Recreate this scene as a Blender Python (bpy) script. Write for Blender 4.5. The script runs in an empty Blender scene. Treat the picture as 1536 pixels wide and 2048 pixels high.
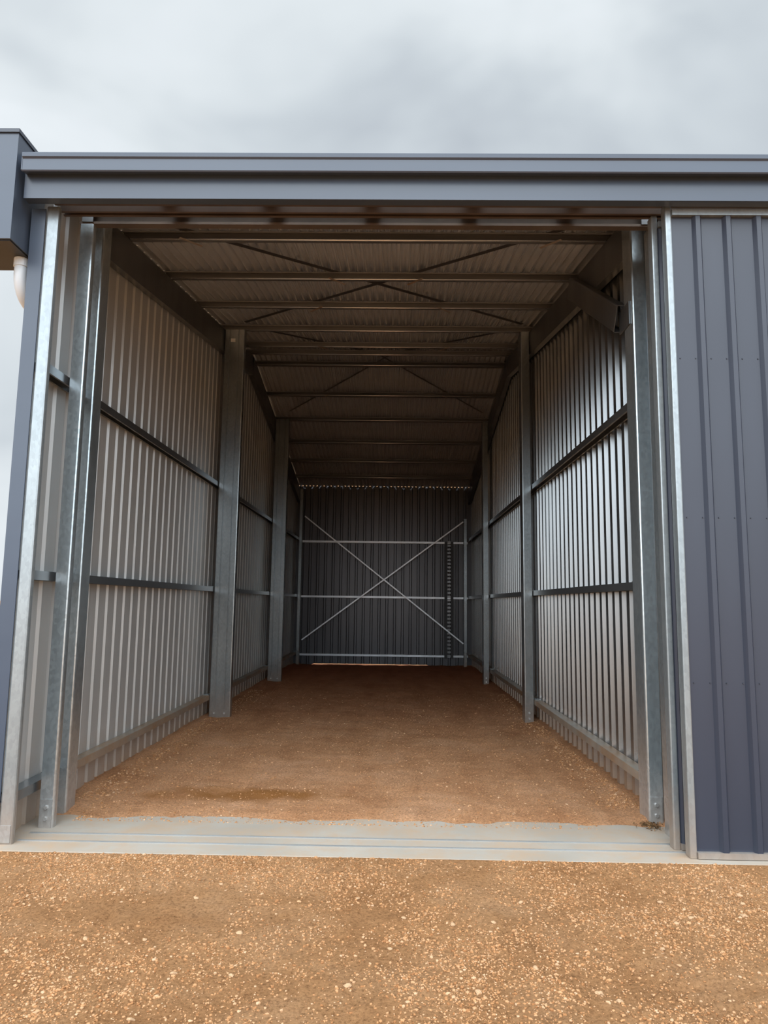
import bpy, bmesh, math, random
from mathutils import Vector, Matrix, noise
random.seed(7)
S = bpy.context.scene
C = S.collection
S.view_settings.view_transform = 'Standard'
ORD = ['first','second','third','fourth','fifth','sixth','seventh','eighth','ninth','tenth','eleventh','twelfth','thirteenth','fourteenth']

# ------------------------------------------------------------------ materials
def new_mat(name):
    m = bpy.data.materials.new(name); m.use_nodes = True
    nt = m.node_tree
    return m, nt, nt.nodes['Principled BSDF']
def ramp(nt, stops, interp='LINEAR'):
    r = nt.nodes.new('ShaderNodeValToRGB'); r.color_ramp.interpolation = interp
    e = r.color_ramp.elements
    while len(e) < len(stops): e.new(0.5)
    for i, (p, c) in enumerate(stops):
        e[i].position = p; e[i].color = (c[0], c[1], c[2], 1)
    return r
def coords(nt, scale=(1,1,1)):
    g = nt.nodes.new('ShaderNodeNewGeometry')
    mp = nt.nodes.new('ShaderNodeMapping'); mp.inputs['Scale'].default_value = scale
    nt.links.new(g.outputs['Position'], mp.inputs['Vector'])
    return mp.outputs['Vector']
def noise_tex(nt, vec, scale, detail=4, rough=.55, dist=0):
    n = nt.nodes.new('ShaderNodeTexNoise')
    n.inputs['Scale'].default_value = scale; n.inputs['Detail'].default_value = detail
    n.inputs['Roughness'].default_value = rough; n.inputs['Distortion'].default_value = dist
    nt.links.new(vec, n.inputs['Vector'])
    return n
def mix(nt, fac, a, b, mode='MIX'):
    n = nt.nodes.new('ShaderNodeMix'); n.data_type = 'RGBA'; n.blend_type = mode
    for s, v in ((n.inputs[0], fac), (n.inputs[6], a), (n.inputs[7], b)):
        if isinstance(v, bpy.types.NodeSocket): nt.links.new(v, s)
        else: s.default_value = v if isinstance(v, (int, float)) else (v[0], v[1], v[2], 1)
    return n.outputs[2]
def bump(nt, b, height, strength, dist):
    n = nt.nodes.new('ShaderNodeBump'); n.inputs['Strength'].default_value = strength
    n.inputs['Distance'].default_value = dist
    nt.links.new(height, n.inputs['Height']); nt.links.new(n.outputs['Normal'], b.inputs['Normal'])

def metal_mat(name, c0, c1, metallic, rough, sc=(2,2,.5), scale=2, extra=None, detail=3, spangle=0, dust=0):
    m, nt, b = new_mat(name)
    n = noise_tex(nt, coords(nt, sc), scale, detail, .5)
    r = ramp(nt, [(.3, c0), (.7, c1)])
    nt.links.new(n.outputs['Fac'], r.inputs['Fac'])
    col = r.outputs['Color']
    if extra:
        n2 = noise_tex(nt, coords(nt), 2.2, 5, .65)
        r2 = ramp(nt, [(.35, (0,0,0)), (.65, (1,1,1))])
        nt.links.new(n2.outputs['Fac'], r2.inputs['Fac'])
        col = mix(nt, r2.outputs['Color'], col, extra)
    if spangle:
        vo = nt.nodes.new('ShaderNodeTexVoronoi'); vo.inputs['Scale'].default_value = 60
        nt.links.new(coords(nt, (1,1,.6)), vo.inputs['Vector'])
        bw = nt.nodes.new('ShaderNodeSeparateColor'); nt.links.new(vo.outputs['Color'], bw.inputs[0])
        r4 = ramp(nt, [(0, (1-spangle,)*3), (1, (1+spangle,)*3)]); nt.links.new(bw.outputs[0], r4.inputs['Fac'])
        col = mix(nt, 1.0, col, r4.outputs['Color'], 'MULTIPLY')
    b.inputs['Metallic'].default_value = metallic
    b.inputs['Roughness'].default_value = rough
    if dust:                                   # brown dust splashed on the lowest part of the steel
        g = nt.nodes.new('ShaderNodeNewGeometry'); sx = nt.nodes.new('ShaderNodeSeparateXYZ')
        nt.links.new(g.outputs['Position'], sx.inputs[0])
        nd = noise_tex(nt, coords(nt), 5, 6, .65)
        ma = nt.nodes.new('ShaderNodeMath'); ma.operation = 'MULTIPLY_ADD'
        ma.inputs[1].default_value = -.45; nt.links.new(nd.outputs['Fac'], ma.inputs[0]); nt.links.new(sx.outputs['Z'], ma.inputs[2])
        mr = nt.nodes.new('ShaderNodeMapRange'); mr.inputs[1].default_value = -.25; mr.inputs[2].default_value = .22
        mr.inputs[3].default_value = dust; mr.inputs[4].default_value = 0
        nt.links.new(ma.outputs[0], mr.inputs[0])
        col = mix(nt, mr.outputs[0], col, (.36,.225,.125))
        mm = nt.nodes.new('ShaderNodeMath'); mm.operation = 'MULTIPLY_ADD'; mm.inputs[1].default_value = -metallic; mm.inputs[2].default_value = metallic
        nt.links.new(mr.outputs[0], mm.inputs[0]); nt.links.new(mm.outputs[0], b.inputs['Metallic'])
    nt.links.new(col, b.inputs['Base Color'])
    return m
M = {}
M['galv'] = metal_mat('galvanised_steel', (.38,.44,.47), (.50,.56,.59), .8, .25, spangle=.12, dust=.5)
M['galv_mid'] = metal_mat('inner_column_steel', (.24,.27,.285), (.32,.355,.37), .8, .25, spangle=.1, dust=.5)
M['galv_girt'] = metal_mat('girt_steel', (.22,.24,.255), (.31,.33,.345), .85, .30, sc=(2,.5,2))
M['galv_dark'] = metal_mat('darkened_galvanised_steel', (.14,.145,.15), (.20,.205,.21), .75, .33)  # same zinc, base darkened for the shade the rafters sit in
M['purlin_dark'] = metal_mat('purlin_steel', (.15,.148,.146), (.21,.208,.206), .5, .40, sc=(.5,2,2))  # shade inside the purlin channel put into a darker base
M['lip'] = metal_mat('rolled_edge_glint', (.74,.75,.75), (.88,.89,.89), .8, .22, sc=(.5,2,2))  # pale base stands in for the sky glint along the purlin lip
M['galv_dusty'] = metal_mat('dusty_galvanised_steel', (.30,.28,.245), (.41,.37,.315), .4, .5, extra=(.36,.225,.125))
M['track_brown'] = metal_mat('brown_track_steel', (.085,.062,.05), (.13,.095,.075), .3, .5)  # dark brown base colour for the overhead tracks
M['header_steel'] = metal_mat('brown_header_steel', (.10,.078,.062), (.16,.125,.10), .4, .45)  # slightly lighter brown base colour for the header beam
M['bracket_rust'] = metal_mat('rusty_bracket_steel', (.22,.12,.065), (.34,.19,.10), .3, .6)
M['galv_light'] = metal_mat('zinc_edge_steel', (.25,.285,.305), (.33,.365,.38), .6, .32, spangle=.08, dust=.6)
M['girt_bright'] = metal_mat('bright_zinc_steel', (.48,.51,.54), (.60,.63,.66), .6, .36)
M['rail'] = metal_mat('worn_rail_steel', (.46,.47,.47), (.60,.61,.61), .7, .3, sc=(.5,2,2))
M['strap'] = metal_mat('zinc_strap', (.56,.59,.62), (.70,.73,.76), .6, .4)
M['strap_dark'] = metal_mat('roof_strap', (.05,.047,.045), (.075,.07,.066), .4, .5)
M['navy'] = metal_mat('navy_painted_steel', (.028,.034,.051), (.032,.039,.058), .0, .33)
M['navy_fascia'] = metal_mat('navy_fascia_steel', (.049,.066,.097), (.055,.074,.107), .0, .30, sc=(.5,2,2))
M['sheet'] = metal_mat('sheet_reverse_side', (.42,.435,.435), (.49,.505,.505), .28, .36, sc=(1,2,.3), dust=.8)
M['sheet_bright'] = metal_mat('sheet_reverse_bright', (.23,.245,.255), (.28,.295,.305), .88, .27, sc=(.3,.3,.2), dust=.8)
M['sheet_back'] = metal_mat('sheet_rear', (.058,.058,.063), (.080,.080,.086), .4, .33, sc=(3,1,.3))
M['roof'] = metal_mat('roof_sheet_underside', (.76,.77,.78), (.84,.85,.86), .66, .20)
M['black'] = metal_mat('black_plastic', (.012,.012,.013), (.02,.02,.022), 0, .5)
M['pvc'] = metal_mat('white_pvc', (.62,.69,.75), (.68,.75,.80), 0, .3)
M['white'] = metal_mat('white_paper', (.75,.75,.72), (.82,.82,.8), 0, .6)
M['bolt'] = metal_mat('zinc_bolt', (.45,.46,.46), (.65,.66,.66), .8, .35)
M['screw'] = metal_mat('painted_screw', (.025,.03,.045), (.04,.045,.06), .2, .4)

def dirt(name, stops, red=None, fine=1.0):
    m, nt, b = new_mat(name)
    v = coords(nt)
    n1 = noise_tex(nt, v, 1.5, 8, .7, .5)
    r1 = ramp(nt, stops); nt.links.new(n1.outputs['Fac'], r1.inputs['Fac'])
    n2 = noise_tex(nt, v, 60, 8, .85)
    r2 = ramp(nt, [(.36, (.40,.35,.31)), (.5, (1,1,1)), (.66, (1.28,1.31,1.34))])
    nt.links.new(n2.outputs['Fac'], r2.inputs['Fac'])
    col = mix(nt, 1.0, r1.outputs['Color'], r2.outputs['Color'], 'MULTIPLY')
    vo = nt.nodes.new('ShaderNodeTexVoronoi'); vo.inputs['Scale'].default_value = 95
    nt.links.new(v, vo.inputs['Vector'])
    r3 = ramp(nt, [(.10, (1,1,1)), (.22, (0,0,0))]); nt.links.new(vo.outputs['Distance'], r3.inputs['Fac'])
    n4 = noise_tex(nt, v, 9, 3); r4 = ramp(nt, [(.42, (0,0,0)), (.62, (.55,.55,.55))])
    nt.links.new(n4.outputs['Fac'], r4.inputs['Fac'])
    msk = mix(nt, 1.0, r3.outputs['Color'], r4.outputs['Color'], 'MULTIPLY')
    col = mix(nt, msk, col, (.62,.40,.25))
    n5 = noise_tex(nt, coords(nt, (1,1.5,1)), .85, 8, .7, .6)      # damp soil
    r5 = ramp(nt, [(.34, (.86,.83,.80)), (.54, (1,1,1))]); nt.links.new(n5.outputs['Fac'], r5.inputs['Fac'])
    if not red: col = mix(nt, 1.0, col, r5.outputs['Color'], 'MULTIPLY')
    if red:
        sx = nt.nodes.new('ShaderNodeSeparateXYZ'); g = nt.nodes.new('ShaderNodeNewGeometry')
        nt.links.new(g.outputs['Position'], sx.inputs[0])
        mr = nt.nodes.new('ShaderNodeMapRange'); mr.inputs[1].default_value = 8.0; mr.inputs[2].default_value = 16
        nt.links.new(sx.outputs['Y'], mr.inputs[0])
        col = mix(nt, mr.outputs[0], col, mix(nt, .8, col, red))  # floor darkens and reddens with depth; shade of the far bays put into the colour
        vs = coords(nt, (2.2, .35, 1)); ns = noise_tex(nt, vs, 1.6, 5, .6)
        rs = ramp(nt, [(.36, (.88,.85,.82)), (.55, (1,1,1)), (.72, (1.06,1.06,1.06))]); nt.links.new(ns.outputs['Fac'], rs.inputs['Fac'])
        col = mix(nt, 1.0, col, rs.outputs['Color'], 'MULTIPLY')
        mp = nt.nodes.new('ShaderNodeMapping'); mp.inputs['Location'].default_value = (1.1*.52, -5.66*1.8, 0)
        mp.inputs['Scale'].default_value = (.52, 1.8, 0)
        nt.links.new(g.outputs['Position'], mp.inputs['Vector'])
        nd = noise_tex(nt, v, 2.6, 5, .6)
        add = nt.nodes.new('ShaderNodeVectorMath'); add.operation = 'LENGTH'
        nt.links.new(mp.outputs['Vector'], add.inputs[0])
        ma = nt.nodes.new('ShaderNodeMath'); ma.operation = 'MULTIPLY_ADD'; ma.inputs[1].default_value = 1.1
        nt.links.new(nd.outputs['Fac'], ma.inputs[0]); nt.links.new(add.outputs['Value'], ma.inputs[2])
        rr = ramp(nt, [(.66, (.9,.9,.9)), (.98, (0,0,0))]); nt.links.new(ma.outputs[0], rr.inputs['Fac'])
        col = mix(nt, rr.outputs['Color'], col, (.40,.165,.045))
    nt.links.new(col, b.inputs['Base Color'])
    b.inputs['Roughness'].default_value = .95; b.inputs['Specular IOR Level'].default_value = .1
    bump(nt, b, n2.outputs['Fac'], 1.0*fine, .022)
    return m
M['ground'] = dirt('orange_gravel_ground', [(.28, (.45,.215,.088)), (.48, (.56,.29,.13)), (.72, (.62,.355,.185))])
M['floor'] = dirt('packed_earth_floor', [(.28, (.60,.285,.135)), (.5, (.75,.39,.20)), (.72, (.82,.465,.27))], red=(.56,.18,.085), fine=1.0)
def concrete():
    m, nt, b = new_mat('pale_concrete'); v = coords(nt)
    n = noise_tex(nt, v, 1.5, 3, .5); r = ramp(nt, [(.35, (.33,.295,.25)), (.65, (.39,.35,.30))])
    nt.links.new(n.outputs['Fac'], r.inputs['Fac'])
    n2 = noise_tex(nt, v, 3.2, 9, .78); r2 = ramp(nt, [(.42, (0,0,0)), (.68, (.75,.75,.75))])
    nt.links.new(n2.outputs['Fac'], r2.inputs['Fac'])
    nt.links.new(mix(nt, r2.outputs['Color'], r.outputs['Color'], (.42,.285,.18)), b.inputs['Base Color'])
    b.inputs['Roughness'].default_value = .95; b.inputs['Specular IOR Level'].default_value = .1
    return m
M['concrete'] = concrete()
def island_mat(name, stops):
    m, nt, b = new_mat(name)
    g = nt.nodes.new('ShaderNodeNewGeometry')
    r = ramp(nt, stops)
    nt.links.new(g.outputs['Random Per Island'], r.inputs['Fac'])
    nt.links.new(r.outputs['Color'], b.inputs['Base Color']); b.inputs['Roughness'].default_value = .92
    b.inputs['Specular IOR Level'].default_value = .1
    return m
M['stone'] = island_mat('gravel_stone', [(0, (.29,.13,.053)), (.45, (.44,.225,.10)), (.85, (.50,.285,.15)), (1, (.54,.35,.215))])
M['stone_big'] = island_mat('large_gravel_stone', [(0, (.38,.21,.105)), (1, (.47,.30,.175))])
M['litter'] = island_mat('dry_litter', [(0, (.05,.03,.015)), (1, (.30,.17,.08))])

# ------------------------------------------------------------------ mesh helpers
def wloc(o):
    v = Vector((0,0,0))
    while o is not None:
        v = v + Vector(o.location); o = o.parent
    return v
class MB:
    def __init__(s): s.v = []; s.f = []
    def box(s, x0, x1, y0, y1, z0, z1):
        n = len(s.v)
        s.v += [(x,y,z) for z in (z0,z1) for (x,y) in ((x0,y0),(x1,y0),(x1,y1),(x0,y1))]
        s.f += [tuple(n+i for i in q) for q in ((3,2,1,0),(4,5,6,7),(0,1,5,4),(1,2,6,5),(2,3,7,6),(3,0,4,7))]
        return s
    def prism(s, prof, o, U, V, W, L):
        o, U, V, W = Vector(o), Vector(U), Vector(V), Vector(W)
        n = len(s.v); k = len(prof)
        for t in (0, L):
            for (a, b) in prof: s.v.append(tuple(o + U*a + V*b + W*t))
        s.f.append(tuple(n+i for i in range(k-1,-1,-1))); s.f.append(tuple(n+k+i for i in range(k)))
        for i in range(k):
            j = (i+1) % k
            s.f.append((n+i, n+j, n+k+j, n+k+i))
        return s
    def tube(s, pts, r, seg=12, cap=True):
        pts = [Vector(p) for p in pts]; n = len(s.v)
        up = Vector((0.31,0.17,0.93)).normalized(); prev = None
        for i, p in enumerate(pts):
            d = (pts[min(i+1,len(pts)-1)] - pts[max(i-1,0)]).normalized()
            if prev is None:
                a = d.cross(up)
                if a.length < .1: a = d.cross(Vector((1,0,0)))
            else: a = prev - d*prev.dot(d)
            a.normalize(); prev = a; b = d.cross(a)
            rr = r[i] if isinstance(r, (list,tuple)) else r
            for k in range(seg):
                t = 2*math.pi*k/seg
                s.v.append(tuple(p + a*math.cos(t)*rr + b*math.sin(t)*rr))
        for i in range(len(pts)-1):
            for k in range(seg):
                q = (k+1) % seg
                s.f.append((n+i*seg+k, n+i*seg+q, n+(i+1)*seg+q, n+(i+1)*seg+k))
        if cap:
            s.f.append(tuple(n+k for k in range(seg-1,-1,-1)))
            e = n+(len(pts)-1)*seg
            s.f.append(tuple(e+k for k in range(seg)))
        return s
    def strip(s, rows):
        n = len(s.v); k = len(rows[0])
        for r in rows: s.v += r
        for i in range(len(rows)-1):
            for j in range(k-1):
                a = n+i*k+j
                s.f.append((a, a+1, a+k+1, a+k))
        return s
    def build(s, name, mat, parent=None, origin=None, smooth=False, fix=True):
        if parent is not None: off = wloc(parent)
        elif origin is not None: off = Vector(origin)
        else:
            xs, ys, zs = zip(*s.v)
            off = Vector(((min(xs)+max(xs))/2, (min(ys)+max(ys))/2, min(zs)))
        me = bpy.data.meshes.new(name)
        me.from_pydata([(x-off.x, y-off.y, z-off.z) for (x,y,z) in s.v], [], s.f)
        if fix:
            bm = bmesh.new(); bm.from_mesh(me); bmesh.ops.recalc_face_normals(bm, faces=bm.faces)
            bm.to_mesh(me); bm.free()
        me.materials.append(M[mat])
        if smooth: me.polygons.foreach_set('use_smooth', [True]*len(me.polygons))
        o = bpy.data.objects.new(name, me); C.objects.link(o)
        if parent is not None: o.parent = parent
        else: o.location = off
        return o
def tag(o, label=None, cat=None, group=None, kind=None):
    if label: o['label'] = label
    if cat: o['category'] = cat
    if group: o['group'] = group
    if kind: o['kind'] = kind
    return o
def thing(name, loc, label, cat, group=None, kind=None):
    o = bpy.data.objects.new(name, None); C.objects.link(o); o.location = loc
    o.empty_display_size = .1
    return tag(o, label, cat, group, kind)
def cprof(h, b, l=.018, t=.004):
    return [(0,0),(0,b),(l,b),(l,b-t),(t,b-t),(t,t),(h-t,t),(h-t,b-t),(h-l,b-t),(h-l,b),(h,b),(h,0)]
def cround(h, b, l=.018, t=.004, r=.012):      # the same channel with rolled outer corners
    k = r*.29
    return [(0,r),(0,b),(l,b),(l,b-t),(t,b-t),(t,t),(h-t,t),(h-t,b-t),(h-l,b-t),(h-l,b),(h,b),(h,r),(h-k,k),(h-r,0),(r,0),(k,k)]
def ribs(s0, s1, start, pan=.11, sl=.015, bot=.05):
    out = []; pitch = pan+2*sl+bot; s = start
    while s > s0: s -= pitch
    out.append((s0, 0))
    while s < s1:
        for d, o in ((pan,0),(pan+sl,1),(pan+sl+bot,1),(pan+2*sl+bot,0)):
            q = s+d
            if s0 < q < s1: out.append((q, o))
        s += pitch
    out.append((s1, out[-1][1]))
    return out

# ------------------------------------------------------------------ overall sizes (metres)
RY, SF, SR = 11.2, .16, .20
ZR0 = 5.478
def pb(y): return ZR0 - SF*(RY-y) if y < RY else ZR0 - SR*(y-RY)      # underside of the purlins
PD = .082
XL, XR, YB = -2.42, 1.91, 17.45

# ------------------------------------------------------------------ ground and floor
def axis(lo, hi, step, far):
    a = [lo - f for f in far[::-1]]
    n = int((hi-lo)/step); a += [lo+(hi-lo)*i/n for i in range(n+1)]
    return a + [hi+f for f in far]
FAR = [.6, 2, 6, 20, 80, 400]
xs = axis(-3.0, 3.2, .024, FAR); ys = axis(2.2, 4.5, .022, FAR)
def gz(x, y):
    k = 1 if (-3.05 < x < 3.25 and 2.1 < y < 4.45) else 0
    z = -.004
    if k:
        t = min(1, max(0, (y-3.95)/.40)); q = 1-.88*t
        z = -.016 + q*(.016*noise.noise(Vector((x*1.3, y*1.3, 0))) + .012*noise.noise(Vector((x*7, y*7, 3))) + .009*noise.noise(Vector((x*19, y*19, 5))))
        z += .033*t if y < 4.40 else .015                         # soil banked flush with the threshold
        d = (x-1.25) + .55*(y-2.95); s = (y-2.95) - .55*(x-1.25)  # faint tyre tread running off to the lower right
        f = max(0, 1-abs(d)/.26)*max(0, min(1, (3.5-y)/.3))*max(0, min(1, (x-.6)/.3))
        z += f*(.013*math.sin(s*58+abs(d)*25) - .006)
    return z
g = MB(); g.strip([[(x,y,gz(x,y)) for x in xs] for y in ys])
tag(g.build('ground', 'ground', origin=(0,0,0), smooth=True, fix=False), 'orange gravel ground in front of the shed', 'ground', kind='structure')
fx = [XL-.02+(XR-XL+.03)*i/80 for i in range(81)]; fy = [4.96+(17.6-4.96)*(i/240)**1.3 for i in range(241)]
def fz(x, y):
    y2 = y + .07*noise.noise(Vector((x*1.8, 3.3, 0))) + .05*noise.noise(Vector((x*6, 1.3, 0)))
    t = min(1, max(0, (y2-4.96)/.26)); t = t*t*(3-2*t)
    e = min(1, (min(x-XL, XR-x))/.3)
    return .002 + .032*t + (.5+.5*t)*(.014*noise.noise(Vector((x*2.2, y*2.2, 9))) + .014*noise.noise(Vector((x*8, y*8, 1)))) + .020*(1-max(0,e))*t - (.02 if y > 16.9 else 0)
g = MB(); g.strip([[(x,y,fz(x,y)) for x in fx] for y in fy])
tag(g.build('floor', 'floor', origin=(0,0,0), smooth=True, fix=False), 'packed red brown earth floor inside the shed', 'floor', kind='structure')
sl = MB().prism([(4.38,-.12),(5.12,-.12),(5.12,.02),(4.384,.02),(4.38,.018)], (-2.75,0,0), (0,1,0), (0,0,1), (1,0,0), 7.6)
tag(sl.build('concrete_sill', 'concrete', origin=(0,4.7,.02)), 'pale concrete threshold strip across the shed opening', 'sill', kind='structure')
for y, w in ((4.56, 'outer'), (4.705, 'inner')):
    r = MB()
    r.prism([(0,0),(.018,0),(.018,.005),(.014,.005),(.014,.001),(.004,.001),(.004,.005),(0,.005)], (-2.30,y-.009,.0202), (0,1,0), (0,0,1), (1,0,0), 6.9)
    tag(r.build('guide_rail', 'rail'), 'steel door guide rail on the concrete threshold, %s one of the two' % w, 'rail', 'floor guide rails')

# gravel
base = bmesh.new(); bmesh.ops.create_icosphere(base, subdivisions=1, radius=1)
IV = [v.co.copy() for v in base.verts]; IF = [tuple(v.index for v in f.verts) for f in base.faces]; base.free()
def pebble(mb, x, y, z, r):
    a = random.uniform(0, 6.28); sx, sy, sz = random.uniform(.8,1.5), random.uniform(.7,1.1), random.uniform(.5,.85)
    ca, sa = math.cos(a), math.sin(a); n = len(mb.v)
    for v in IV:
        k = r*random.uniform(.75, 1.2); px, py = v.x*sx*k, v.y*sy*k
        mb.v.append((x+px*ca-py*sa, y+px*sa+py*ca, z+v.z*sz*k))
    mb.f += [tuple(n+i for i in q) for q in IF]
gm = MB()
cnt = 0
while cnt < 42000:
    x, y = random.uniform(-2.5, 2.9), random.uniform(2.45, 4.38)
    if noise.noise(Vector((x*1.5, y*1.5, 4)))+.6*noise.noise(Vector((x*5, y*5, 8))) < random.uniform(-.55, .5): continue
    r = .0025*(1/(1-random.random()*.945))**.5
    if r > .0095: continue
    pebble(gm, x, y, gz(x,y)+r*.1, r); cnt += 1
tag(gm.build('gravel', 'stone', origin=(0,3.3,0), fix=False), 'loose pale gravel scattered over the orange ground', 'gravel', kind='stuff')
gm = MB()
for i in range(11000):
    y = 4.98+7*random.random()**1.7; x = random.uniform(XL+.08, XR-.08)
    big = 1
    if i % 3 == 0:                                              # loose grit gathers along the wall bases
        o_ = abs(random.gauss(0,.14)); x = XL+.10+o_ if i % 2 else XR-.10-o_; big = 1.5
    if x > 1.4 and y < 5.4 or (x < -2.15 and y < 5.4): continue
    r = .0026*big*(1/(1-random.random()*.93))**.5
    pebble(gm, x, y, max(fz(x,y), .02 if y < 5.12 else -1)+r*.15, r)
tag(gm.build('floor_grit', 'stone', origin=(0,7,0), fix=False), 'fine grit on the earth floor inside the shed', 'grit', kind='stuff')
protos = []
for k in range(5):
    b = bmesh.new(); bmesh.ops.create_icosphere(b, subdivisions=2, radius=1)
    for v in b.verts:
        n_ = noise.noise(v.co*1.3+Vector((k*7,0,0))); v.co = Vector((v.co.x*1.2, v.co.y*.9, v.co.z*.6))*(1+.45*n_)
    me = bpy.data.meshes.new('stone'); b.to_mesh(me); b.free(); me.materials.append(M['stone_big']); protos.append(me)
for i in range(36):
    o = bpy.data.objects.new('stone', protos[i%5]); C.objects.link(o)
    x, y, r = random.uniform(-2.0, 2.2), random.uniform(2.7, 4.05), random.uniform(.010, .015)
    o.location = (x, y, gz(x,y)+r*.2); o.scale = (r,r,r); o.rotation_euler = (random.uniform(-.3,.3), random.uniform(-.3,.3), random.uniform(0,6))
    tag(o, 'larger pale stone lying loose in the orange gravel', 'stone', 'larger stones in the gravel')
lm = MB()
for i in range(170):
    x, y = random.gauss(1.755,.035), random.gauss(5.06,.05)
    if x > 1.86 or y < 4.95: continue
    l = random.uniform(.004,.014); a = random.uniform(0,3.14); z = .024+random.random()*.012
    dx, dy = math.cos(a)*l, math.sin(a)*l; n = len(lm.v)
    w = random.uniform(.003,.006)
    lm.v += [(x-dx,y-dy,z), (x-dy*w/l,y+dx*w/l,z+.006), (x+dx,y+dy,z+random.uniform(0,.01)), (x+dy*w/l,y-dx*w/l,z-.002)]
    lm.f += [(n,n+1,n+2),(n,n+2,n+3)]
tag(lm.build('leaf_litter', 'litter', fix=False), 'dry brown litter blown against the right front post', 'litter', kind='stuff')

# ------------------------------------------------------------------ walls and roof sheeting
def zt(y): return pb(y)+PD+.008
w = MB(); P = ribs(4.52, YB, 4.5, .135, .014, .027)
w.strip([[(XL-.022*o, y, .0) for y,o in P], [(XL-.022*o, y, zt(y)) for y,o in P]])
tag(w.build('wall_left', 'sheet', origin=(XL,11,0), fix=False), 'pale ribbed steel sheeting of the left wall', 'wall', kind='structure')
w = MB(); P = ribs(4.80, YB, 4.86, .100, .012, .066)
w.strip([[(XR-.034*o, y, .0) for y,o in P], [(XR-.034*o, y, zt(y)) for y,o in P]])
tag(w.build('wall_right', 'sheet_bright', origin=(XR,11,0), fix=False), 'grey ribbed steel sheeting of the right wall with bright glints', 'wall', kind='structure')
w = MB(); P = ribs(XL-.03, XR+.02, XL, .12, .015, .04)
def gap(x): return .034 if -1.95 < x < .9 else -.02
w.strip([[(x, YB+.03*o, gap(x)) for x,o in P], [(x, YB+.03*o, zt(YB)+.048) for x,o in P]])
tag(w.build('wall_back', 'sheet_back', origin=(0,YB,0), fix=False), 'dark ribbed steel sheeting of the rear wall', 'wall', kind='structure')
PW = .088
rows = []; nx = int((XR+.1+2.5)/(PW/8))
for y in (4.55, 6.5, 8.5, RY, 13, 15, YB+.02):
    rows.append([(-2.5+PW/8*i, y, pb(y)+PD+.0355+.030*math.sin(i/8*2*math.pi)) for i in range(nx+1)])
w = MB(); w.strip(rows)
tag(w.build('ceiling', 'roof', origin=(0,RY,5.6), smooth=True, fix=False), 'corrugated underside of the shed roof', 'ceiling', kind='structure')

# ------------------------------------------------------------------ front fascia, gutter, corner
X1 = 4.6
t = MB().prism([(4.35,4.12),(4.42,4.12),(4.42,4.46),(4.388,4.46),(4.388,4.292),(4.35,4.292)], (-2.475,0,0), (0,1,0), (0,0,1), (1,0,0), X1+2.475)
tag(t.build('trim_1', 'navy_fascia', origin=(0,4.38,4.12)), 'navy fascia board over the shed opening', 'fascia', kind='structure')
gt = thing('gutter', (1.0,4.33,4.27), 'navy steel gutter along the front roof edge above the fascia', 'gutter')
gp = [(4.386,4.298),(4.285,4.268),(4.278,4.275),(4.278,4.352),(4.266,4.362),(4.264,4.388),(4.274,4.396),(4.286,4.390),(4.290,4.300),(4.378,4.322),(4.378,4.37),(4.386,4.37)]
MB().prism(gp, (-2.46,0,0), (0,1,0), (0,0,1), (1,0,0), X1+2.46).build('trough', 'navy_fascia', gt)
MB().prism([(4.386,4.298),(4.285,4.268),(4.276,4.275),(4.276,4.39),(4.386,4.37)], (-2.466,0,0), (0,1,0), (0,0,1), (1,0,0), .006).build('end_cap', 'navy_fascia', gt)
t = MB().prism([(0,0),(.096,0),(.096,.008),(.008,.008),(.008,.16),(0,.16)], (-2.484,4.48,0), (1,0,0), (0,1,0), (0,0,1), 4.12)
tag(t.build('trim_2', 'navy_fascia'), 'navy corner flashing at the left end of the shed front', 'flashing', kind='structure')
j = thing('door_jamb', (-2.34,4.5,0), 'galvanised door jamb at the left edge of the opening', 'jamb')
MB().prism(cround(.086,.035,.012), (-2.386,4.485,.02), (1,0,0), (0,1,0), (0,0,1), 4.12).build('channel', 'galv_light', j)
MB().box(-2.375,-2.31,4.48,4.485,.03,.13).build('foot_plate', 'galv', j)
rh = thing('rain_head', (-2.8,4.5,3.8), 'large navy rainwater box at the left end of the gutter', 'rain head')
MB().box(-3.2,-2.50,4.28,4.73,3.80,4.535).build('box', 'navy_fascia', rh)
MB().box(-3.21,-2.492,4.268,4.74,4.535,4.56).build('top_lip', 'navy', rh)
MB().box(-3.19,-2.51,4.30,4.71,3.792,3.80).build('bottom_panel', 'black', rh)
dp = thing('downpipe', (-2.57,4.56,3.5), 'white plastic downpipe elbow below the navy rainwater box', 'pipe')
pts = [(-2.565,4.55,3.792),(-2.565,4.55,3.68)]+[(-2.565,4.55+.16*(1-math.cos(a)),3.68-.16*math.sin(a)) for a in [math.radians(15*i) for i in range(1,6)]]
pts += [(-2.565, 5.0, 3.47)]
MB().tube(pts, .042, 20).build('elbow', 'pvc', dp, smooth=True)
MB().tube([(-2.565,4.55,3.791),(-2.565,4.55,3.735)], .048, 20).build('collar', 'pvc', dp)

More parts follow.
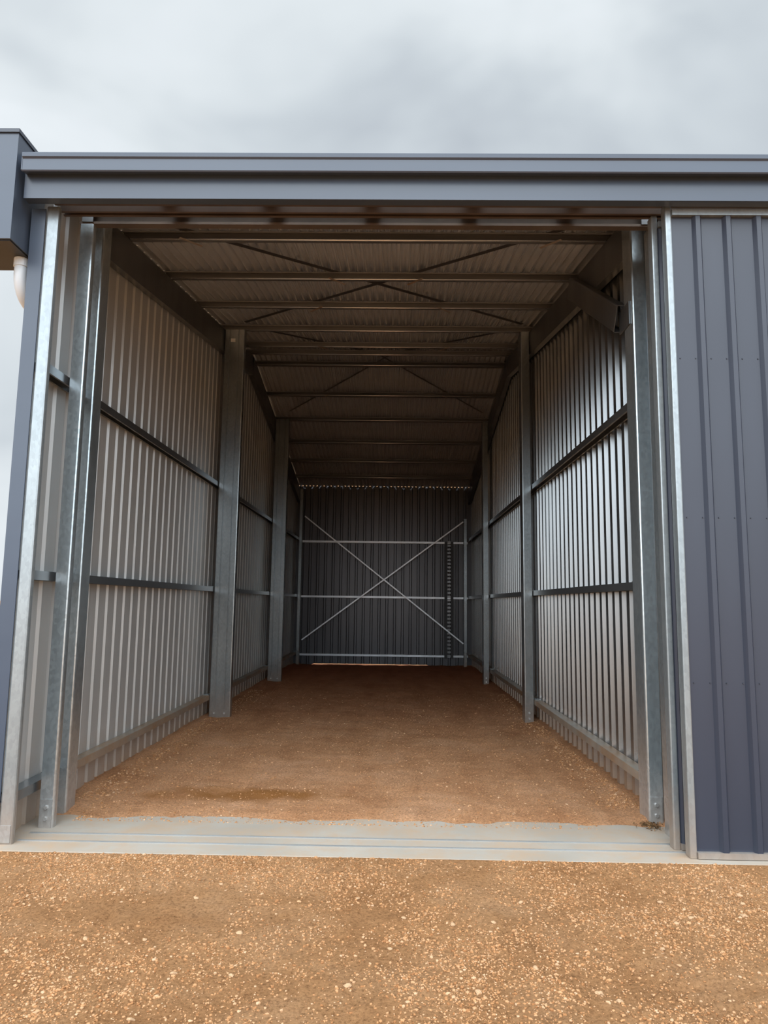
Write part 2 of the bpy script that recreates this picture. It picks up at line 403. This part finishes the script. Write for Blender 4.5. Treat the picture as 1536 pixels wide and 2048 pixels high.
# ------------------------------------------------------------------ sliding doors
def door(name, x0, x1, y, label, rib0, screws):
    d = thing(name, (x0,y,.022), label, 'door', kind='structure')
    MB().prism(cround(.042,.07,.012,.004,.008), (x0,y-.02,.022), (1,0,0), (0,1,0), (0,0,1), 4.138).build('stile', 'galv_light', d)
    P = ribs(x0+.038, x1, rib0-.165-.02, .135, .018, .029)
    s = MB(); s.strip([[(x, y-.004-.026*o, .055) for x,o in P], [(x, y-.004-.026*o, 4.10) for x,o in P]])
    s.build('sheet', 'navy', d, fix=False)
    MB().prism([(0,0),(.05,0),(.05,.035),(0,.035)], (x0+.042,y-.034,.024), (0,1,0), (0,0,1), (1,0,0), x1-x0-.06).build('bottom_rail', 'galv_light', d)
    MB().prism([(0,0),(.05,0),(.05,.04),(0,.04)], (x0+.042,y-.036,4.075), (0,1,0), (0,0,1), (1,0,0), x1-x0-.06).build('top_rail', 'galv_light', d)
    if screws:
        sc = MB().tube([(0,0,0),(0,-.005,0)], [.005,.004], 6)
        first = None
        for z in (1.04, 2.06, 3.10):
            x = rib0-.13
            while x < 2.75:
                for dx in (0, .1):
                    if first is None:
                        first = sc.build('screw', 'screw', d, fix=True); o = first
                        for v in o.data.vertices: v.co += Vector(d.location)
                    else:
                        o = first.copy(); C.objects.link(o); o.parent = d
                    o.location = Vector((x+dx-.03, y-.0042, z)) - Vector(d.location)
                x += .2
    return d
door('door_1', 1.772, 4.4, 4.475, 'navy ribbed sliding door slid open to the right', 2.0, True)
door('door_2', 1.735, 4.3, 4.625, 'second sliding door tucked behind the navy front door', 2.0, False)
TP = [(0,0),(.02,0),(.02,.006),(.006,.006),(.006,.085),(.064,.085),(.064,.006),(.05,.006),(.05,0),(.07,0),(.07,.091),(0,.091)]
tr = thing('door_track', (0,4.49,4.17), 'outer overhead door track just under the navy fascia', 'track', 'overhead door tracks')
MB().prism(TP, (-2.35,4.455,4.17), (0,1,0), (0,0,1), (1,0,0), X1+2.3).build('channel', 'track_brown', tr)
for x in (-1.6,-.89,-.19,.52,1.22): MB().prism([(0,0),(.27,0),(.27,.10),(.262,.10),(.262,.008),(0,.008)], (x-.06,4.53,4.262), (0,1,0), (0,0,1), (1,0,0), .12).build('bracket', 'bracket_rust', tr)
tr = thing('door_track', (0,4.63,4.17), 'inner overhead door track between the outer track and header beam', 'track', 'overhead door tracks')
MB().prism(TP, (-2.35,4.595,4.17), (0,1,0), (0,0,1), (1,0,0), X1+2.3).build('channel', 'track_brown', tr)
hb = thing('header_beam', (-.2,4.85,4.2), 'steel header beam across the top of the opening behind the door tracks', 'beam')
MB().prism(cprof(.2,.06), (-2.31,4.87,4.2), (0,0,1), (0,-1,0), (1,0,0), 4.15).build('channel', 'header_steel', hb)
for x in (-2.29, 1.74): MB().box(x,x+.08,4.80,4.81,4.21,4.38).build('end_plate', 'galv_dark', hb)

# ------------------------------------------------------------------ columns
def bolts(parent, pts, axis_=(0,-1,0)):
    a = Vector(axis_)
    for p in pts:
        p = Vector(p)
        MB().tube([p, p+a*.012], .013, 6).build('bolt', 'bolt', parent)
def col_front_web(x0, x1, y, top, label, b=.1, bot=.0):
    c = thing('column', ((x0+x1)/2, y+b/2, 0), label, 'column', 'steel columns')
    w_ = x1-x0; r = .012; k = r*.29; q = .004
    pr = [(0,r),(0,b),(.02,b),(.02,b-q),(q,b-q),(q,2*q),(w_-q,2*q),(w_-q,b-q),(w_-.02,b-q),(w_-.02,b),(w_,b),(w_,r),(w_-k,k),(w_-r,0)]
    for g_ in (w_*.72, w_*.28): pr += [(g_+.008,0),(g_+.003,.005),(g_-.003,.005),(g_-.008,0)]
    pr += [(r,0),(k,k)]
    MB().prism(pr, (x0,y,bot), (1,0,0), (0,1,0), (0,0,1), top-bot).build('channel', 'galv_mid', c)
    MB().box(x0+.02, x1-.02, y-.008, y, bot, .14).build('base_cleat', 'galv_mid', c)
    bolts(c, [(x0+.07,y-.008,.09),(x1-.07,y-.008,.09)])
    return c
def col_side_web(x0, x1, y, d, top, label, left, cat='column', name='column', group='steel columns', cleat=True, mat='galv'):
    c = thing(name, ((x0+x1)/2, y+d/2, 0), label, cat, group)
    if left: MB().prism(cround(d, x1-x0, .018), (x1,y,0), (0,1,0), (-1,0,0), (0,0,1), top).build('channel', mat, c)
    else: MB().prism(cround(d, x1-x0, .018), (x0,y,0), (0,1,0), (1,0,0), (0,0,1), top).build('channel', mat, c)
    if cleat:
        MB().box(x0+.01, x1-.01, y-.008, y, 0, .20).build('base_cleat', mat, c)
        bolts(c, [((x0+x1)/2,y-.008,.08),((x0+x1)/2,y-.008,.15)])
    return c
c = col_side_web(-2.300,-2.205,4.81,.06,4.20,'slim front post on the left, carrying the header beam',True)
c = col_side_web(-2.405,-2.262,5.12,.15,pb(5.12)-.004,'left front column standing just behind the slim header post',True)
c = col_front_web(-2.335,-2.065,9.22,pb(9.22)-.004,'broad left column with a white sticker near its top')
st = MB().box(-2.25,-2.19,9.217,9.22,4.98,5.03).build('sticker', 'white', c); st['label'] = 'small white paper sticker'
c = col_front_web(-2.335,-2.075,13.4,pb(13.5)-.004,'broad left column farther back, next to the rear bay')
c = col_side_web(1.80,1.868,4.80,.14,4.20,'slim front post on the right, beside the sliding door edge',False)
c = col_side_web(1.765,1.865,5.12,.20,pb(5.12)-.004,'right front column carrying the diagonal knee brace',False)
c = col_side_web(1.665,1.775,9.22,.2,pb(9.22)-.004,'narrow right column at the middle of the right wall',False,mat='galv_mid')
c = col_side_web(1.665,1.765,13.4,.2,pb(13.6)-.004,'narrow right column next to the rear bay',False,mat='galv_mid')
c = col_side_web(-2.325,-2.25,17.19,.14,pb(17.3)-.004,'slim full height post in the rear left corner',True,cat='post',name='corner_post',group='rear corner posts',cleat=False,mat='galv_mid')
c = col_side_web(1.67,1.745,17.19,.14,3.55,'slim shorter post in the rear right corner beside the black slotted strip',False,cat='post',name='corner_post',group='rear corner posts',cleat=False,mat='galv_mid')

# ------------------------------------------------------------------ rafters and knee brace
def rafter(x, sgn, y0, y1, label, depth=.31):
    z0 = pb(y0)
    W = Vector((0, y1-y0, pb(y1)-pb(y0)))
    L = W.length; W.normalize(); U = Vector((0, W.z, -W.y))
    r = thing('rafter', (x,(y0+y1)/2,(z0+pb(y1))/2-depth), label, 'rafter', 'roof rafters')
    MB().prism(cprof(depth,.070,.02), (x,y0,z0-.002), U, (sgn,0,0), W, L).build('channel', 'galv_dark', r)
    return r
rafter(-2.34,-1,5.28,RY-.09,'front slope rafter along the top of the left wall')
rafter(-2.34,-1,RY+.01,17.4,'rear slope rafter along the top of the left wall')
rafter(1.79,1,5.33,RY-.09,'front slope rafter along the top of the right wall')
rafter(1.79,1,RY+.01,17.4,'rear slope rafter along the top of the right wall')
kb = thing('knee_brace', (1.75,5.3,3.5), 'diagonal steel knee brace between right front column and rafter', 'brace')
A, B = Vector((1.71,5.30,3.82)), Vector((1.71,6.75,4.74)); W = (B-A); L = W.length; W.normalize(); U = Vector((0,W.z,-W.y))
MB().prism(cround(.21,.075,.02), A, U, (1,0,0), W, L).build('channel', 'galv_dark', kb)
MB().box(1.754,1.763,5.17,5.40,3.62,3.80).build('gusset_plate', 'galv_dark', kb)

# ------------------------------------------------------------------ purlins (open side towards the front)
FRONT = ((-2.2,5.45,1.68,9.15), (1.70,5.45,-2.05,9.15))
MIDDLE = ((-2.05,9.4,1.66,13.3), (1.66,9.4,-2.05,13.3))
def band(pts, wdir, width):
    m = MB(); wdir = Vector(wdir)
    for a, b in zip(pts[:-1], pts[1:]):
        a, b = Vector(a), Vector(b); W = b-a; L = W.length; W.normalize()
        N = W.cross(wdir).normalized(); U = N.cross(W).normalized()
        m.prism([(-width/2,-.0008),(width/2,-.0008),(width/2,.0008),(-width/2,.0008)], a, U, N, W, L)
    return m
def purlin(y, label, name='purlin'):
    s = SF if y < RY else -SR
    V = Vector((0,1,s)).normalized(); U = Vector((0,-s,1)).normalized()
    p = thing(name, ((XL+1.87)/2, y, pb(y)), label, 'purlin', 'roof purlins')
    o = Vector((XL+.003,y,pb(y)+.002)) + V*.06
    MB().prism(cprof(PD-.004,.06,.012,.003), o, U, -V, (1,0,0), 1.862-XL).build('channel', 'purlin_dark', p)
    q = Vector((0,y-.004,pb(y)+.006))
    MB().tube([(XL+.004,q.y,q.z),(1.861,q.y,q.z)], .008, 8).build('rolled_edge', 'lip', p, smooth=True)
    for x in (XL+.09, 1.70): MB().prism([(.061,0),(.067,0),(.067,.068),(.061,.068)], (x,y,pb(y)+.008), V, U, (1,0,0), .07).build('end_cleat', 'galv_dark', p)
    sets = FRONT if 5.6 < y < 9 else MIDDLE if y in (10.38, 12.5) else ()
    for xa, ya, xb, yb in sets:
        k = (xb-xa)/(yb-ya); x = xa+k*(y-ya); dy = .075
        band([(x-k*dy, y+.02-dy, pb(y)-.005), (x+k*dy, y+.02+dy, pb(y)-.005)], (0,1,0), .028).build('strap_clip', 'galv_dusty', p)
purlin(4.60, 'eave purlin hidden behind the navy fascia', 'eave_purlin')
FP = [5.82,6.95,8.08,9.30,10.38,10.98]; RP = [11.45,12.5,13.5,14.55,15.55,16.5]
for i, y in enumerate(FP): purlin(y, 'roof purlin on the front slope, %s in from the opening' % ORD[i])
for i, y in enumerate(RP): purlin(y, 'roof purlin on the rear slope, %s past the ridge' % ORD[i])

# ------------------------------------------------------------------ girts
GZ = [.31, 1.68, 3.06]; GN = ['bottom','middle','upper']
def girt_side(x0, x1, y0, y1, z, label, group, mat, brackets=True):
    g = thing('girt', ((x0+x1)/2,(y0+y1)/2,z), label, 'girt', group)
    MB().prism(cprof(x1-x0,.06,.015,.003), (x0,y0,z), (1,0,0), (0,0,-1), (0,1,0), y1-y0).build('channel', mat, g)
    for y in ((y0+.01, y1-.07) if brackets else (y1-.08,)): MB().box(x0+.005,x1-.005,y,y+.06,z,z+.006).build('end_bracket', 'galv', g)
bays = [('front', 5.28, 9.27), ('middle', 9.29, 13.44), ('rear', 13.46, 17.32)]
for z, n in zip(GZ, GN):
    girt_side(XL+.002, -2.325, 4.53, 5.11, z, '%s short girt between the left door jamb and the left front column' % n, 'short girts beside the left jamb', 'galv_girt', False)
for b, y0, y1 in bays:
    for z, n in zip(GZ, GN):
        girt_side(XL+.002, -2.338, y0, y1, z, '%s wall girt in the %s bay of the left wall' % (n, b), 'left wall girts', 'galv_dusty' if n=='bottom' else 'galv_girt')
        girt_side(1.785, XR-.037, max(y0,5.33), y1, z, '%s wall girt in the %s bay of the right wall' % (n, b), 'right wall girts', 'galv_dusty' if n=='bottom' else 'galv_girt')
for z, n in zip([.27,1.66,3.0], GN):
    g = thing('girt', (-.25,17.39,z), '%s horizontal girt across the rear wall' % n, 'girt', 'rear wall girts')
    MB().prism(cprof(.1,.045,.012,.003), (-2.33,17.345,z), (0,1,0), (0,0,-1), (1,0,0), 4.12).build('channel', 'girt_bright', g)
    for x in (-2.30, 1.66): MB().box(x,x+.06,17.35,17.44,z,z+.006).build('end_bracket', 'galv', g)

# ------------------------------------------------------------------ straps
def roof_strap(pts2, width, label, d):
    pts = [(x, y, pb(y)+PD+d) for x, y in pts2]
    tag(band(pts, (0,1,0), width).build('brace_strap', 'strap_dark'), label, 'brace', 'roof brace straps')
roof_strap([(-2.2,5.45),(1.68,9.15)], .045, 'roof strap in the front bay, running from left front column inward to the right', .0008)
roof_strap([(1.70,5.45),(-2.05,9.15)], .045, 'roof strap in the front bay, running from right front column inward to the left', .0028)
for xa, xb, n, d in ((-2.05,1.66,'left to right',.0008), (1.66,-2.05,'right to left',.0028)):
    f = (RY-9.4)/(13.3-9.4)
    roof_strap([(xa,9.4),(xa+(xb-xa)*f,RY),(xb,13.3)], .045, 'roof strap under the ridge in the middle bay, crossing from %s going inward' % n, d)
for pts, lb in (([(-2.2,17.175,3.58),(1.66,17.175,.56)], 'rear wall strap descending from upper left to lower right'), ([(1.66,17.168,3.48),(-2.2,17.168,.60)], 'rear wall strap descending from upper right to lower left')):
    tag(band(pts, (0,0,1), .03).build('brace_strap', 'strap'), lb, 'brace', 'rear wall brace straps')

# slotted strip at the rear
ls = thing('slotted_strip', (1.33,17.3,.2), 'black ladder like slotted strip standing against the rear wall', 'strip')
for x in (1.22, 1.365): MB().box(x,x+.065,17.27,17.335,.2,3.0).build('rail', 'black', ls)
z = .24
rung = None
while z < 2.97:
    if rung is None: rung = MB().box(1.285,1.365,17.28,17.325,z,z+.045).build('rung', 'galv_dark', ls); z00 = z
    else:
        o = rung.copy(); C.objects.link(o); o.parent = ls; o.location = (0,0,z-z00)
    z += .088

# ------------------------------------------------------------------ world: overcast, brightest high behind the camera
W = bpy.data.worlds.new('overcast'); S.world = W; W.use_nodes = True
nt = W.node_tree; bg = nt.nodes['Background']
tc = nt.nodes.new('ShaderNodeTexCoord')
mp = nt.nodes.new('ShaderNodeMapping'); mp.inputs['Scale'].default_value = (1,1,1.7); mp.inputs['Location'].default_value = (.35,.1,.75)
nt.links.new(tc.outputs['Generated'], mp.inputs['Vector'])
n1 = noise_tex(nt, mp.outputs['Vector'], 1.9, 4, .5, .4)
r1 = ramp(nt, [(.30, (.46,.51,.57)), (.44, (.61,.67,.72)), (.55, (.75,.81,.85)), (.68, (.85,.905,.95))])
nt.links.new(n1.outputs['Fac'], r1.inputs['Fac'])
dt = nt.nodes.new('ShaderNodeVectorMath'); dt.operation = 'DOT_PRODUCT'; dt.inputs[1].default_value = (-.12,-.56,.82)
nt.links.new(tc.outputs['Generated'], dt.inputs[0])
mr = nt.nodes.new('ShaderNodeMapRange'); mr.inputs[1].default_value = .3; mr.inputs[2].default_value = .95
mr.inputs[3].default_value = 1.0; mr.inputs[4].default_value = 6.6
nt.links.new(dt.outputs['Value'], mr.inputs[0]); nt.links.new(mr.outputs[0], bg.inputs['Strength'])
nt.links.new(r1.outputs['Color'], bg.inputs['Color'])

# ------------------------------------------------------------------ camera
cam = bpy.data.cameras.new('camera'); co = bpy.data.objects.new('camera', cam); C.objects.link(co)
cam.sensor_fit = 'VERTICAL'; cam.sensor_height = 36; cam.sensor_width = 27; cam.lens = 1420/2048*36
psi, p, rho = math.radians(.9), math.radians(7.3), math.radians(.75)
F = Vector((-math.sin(psi)*math.cos(p), math.cos(psi)*math.cos(p), math.sin(p)))
R = Vector((math.cos(psi), math.sin(psi), 0)); Up = R.cross(F)
R2 = R*math.cos(rho)+Up*math.sin(rho); U2 = -R*math.sin(rho)+Up*math.cos(rho)
m = Matrix((R2, U2, -F)).transposed().to_4x4(); m.translation = Vector((0,0,1.5))
co.matrix_world = m; cam.clip_end = 2000
S.camera = co
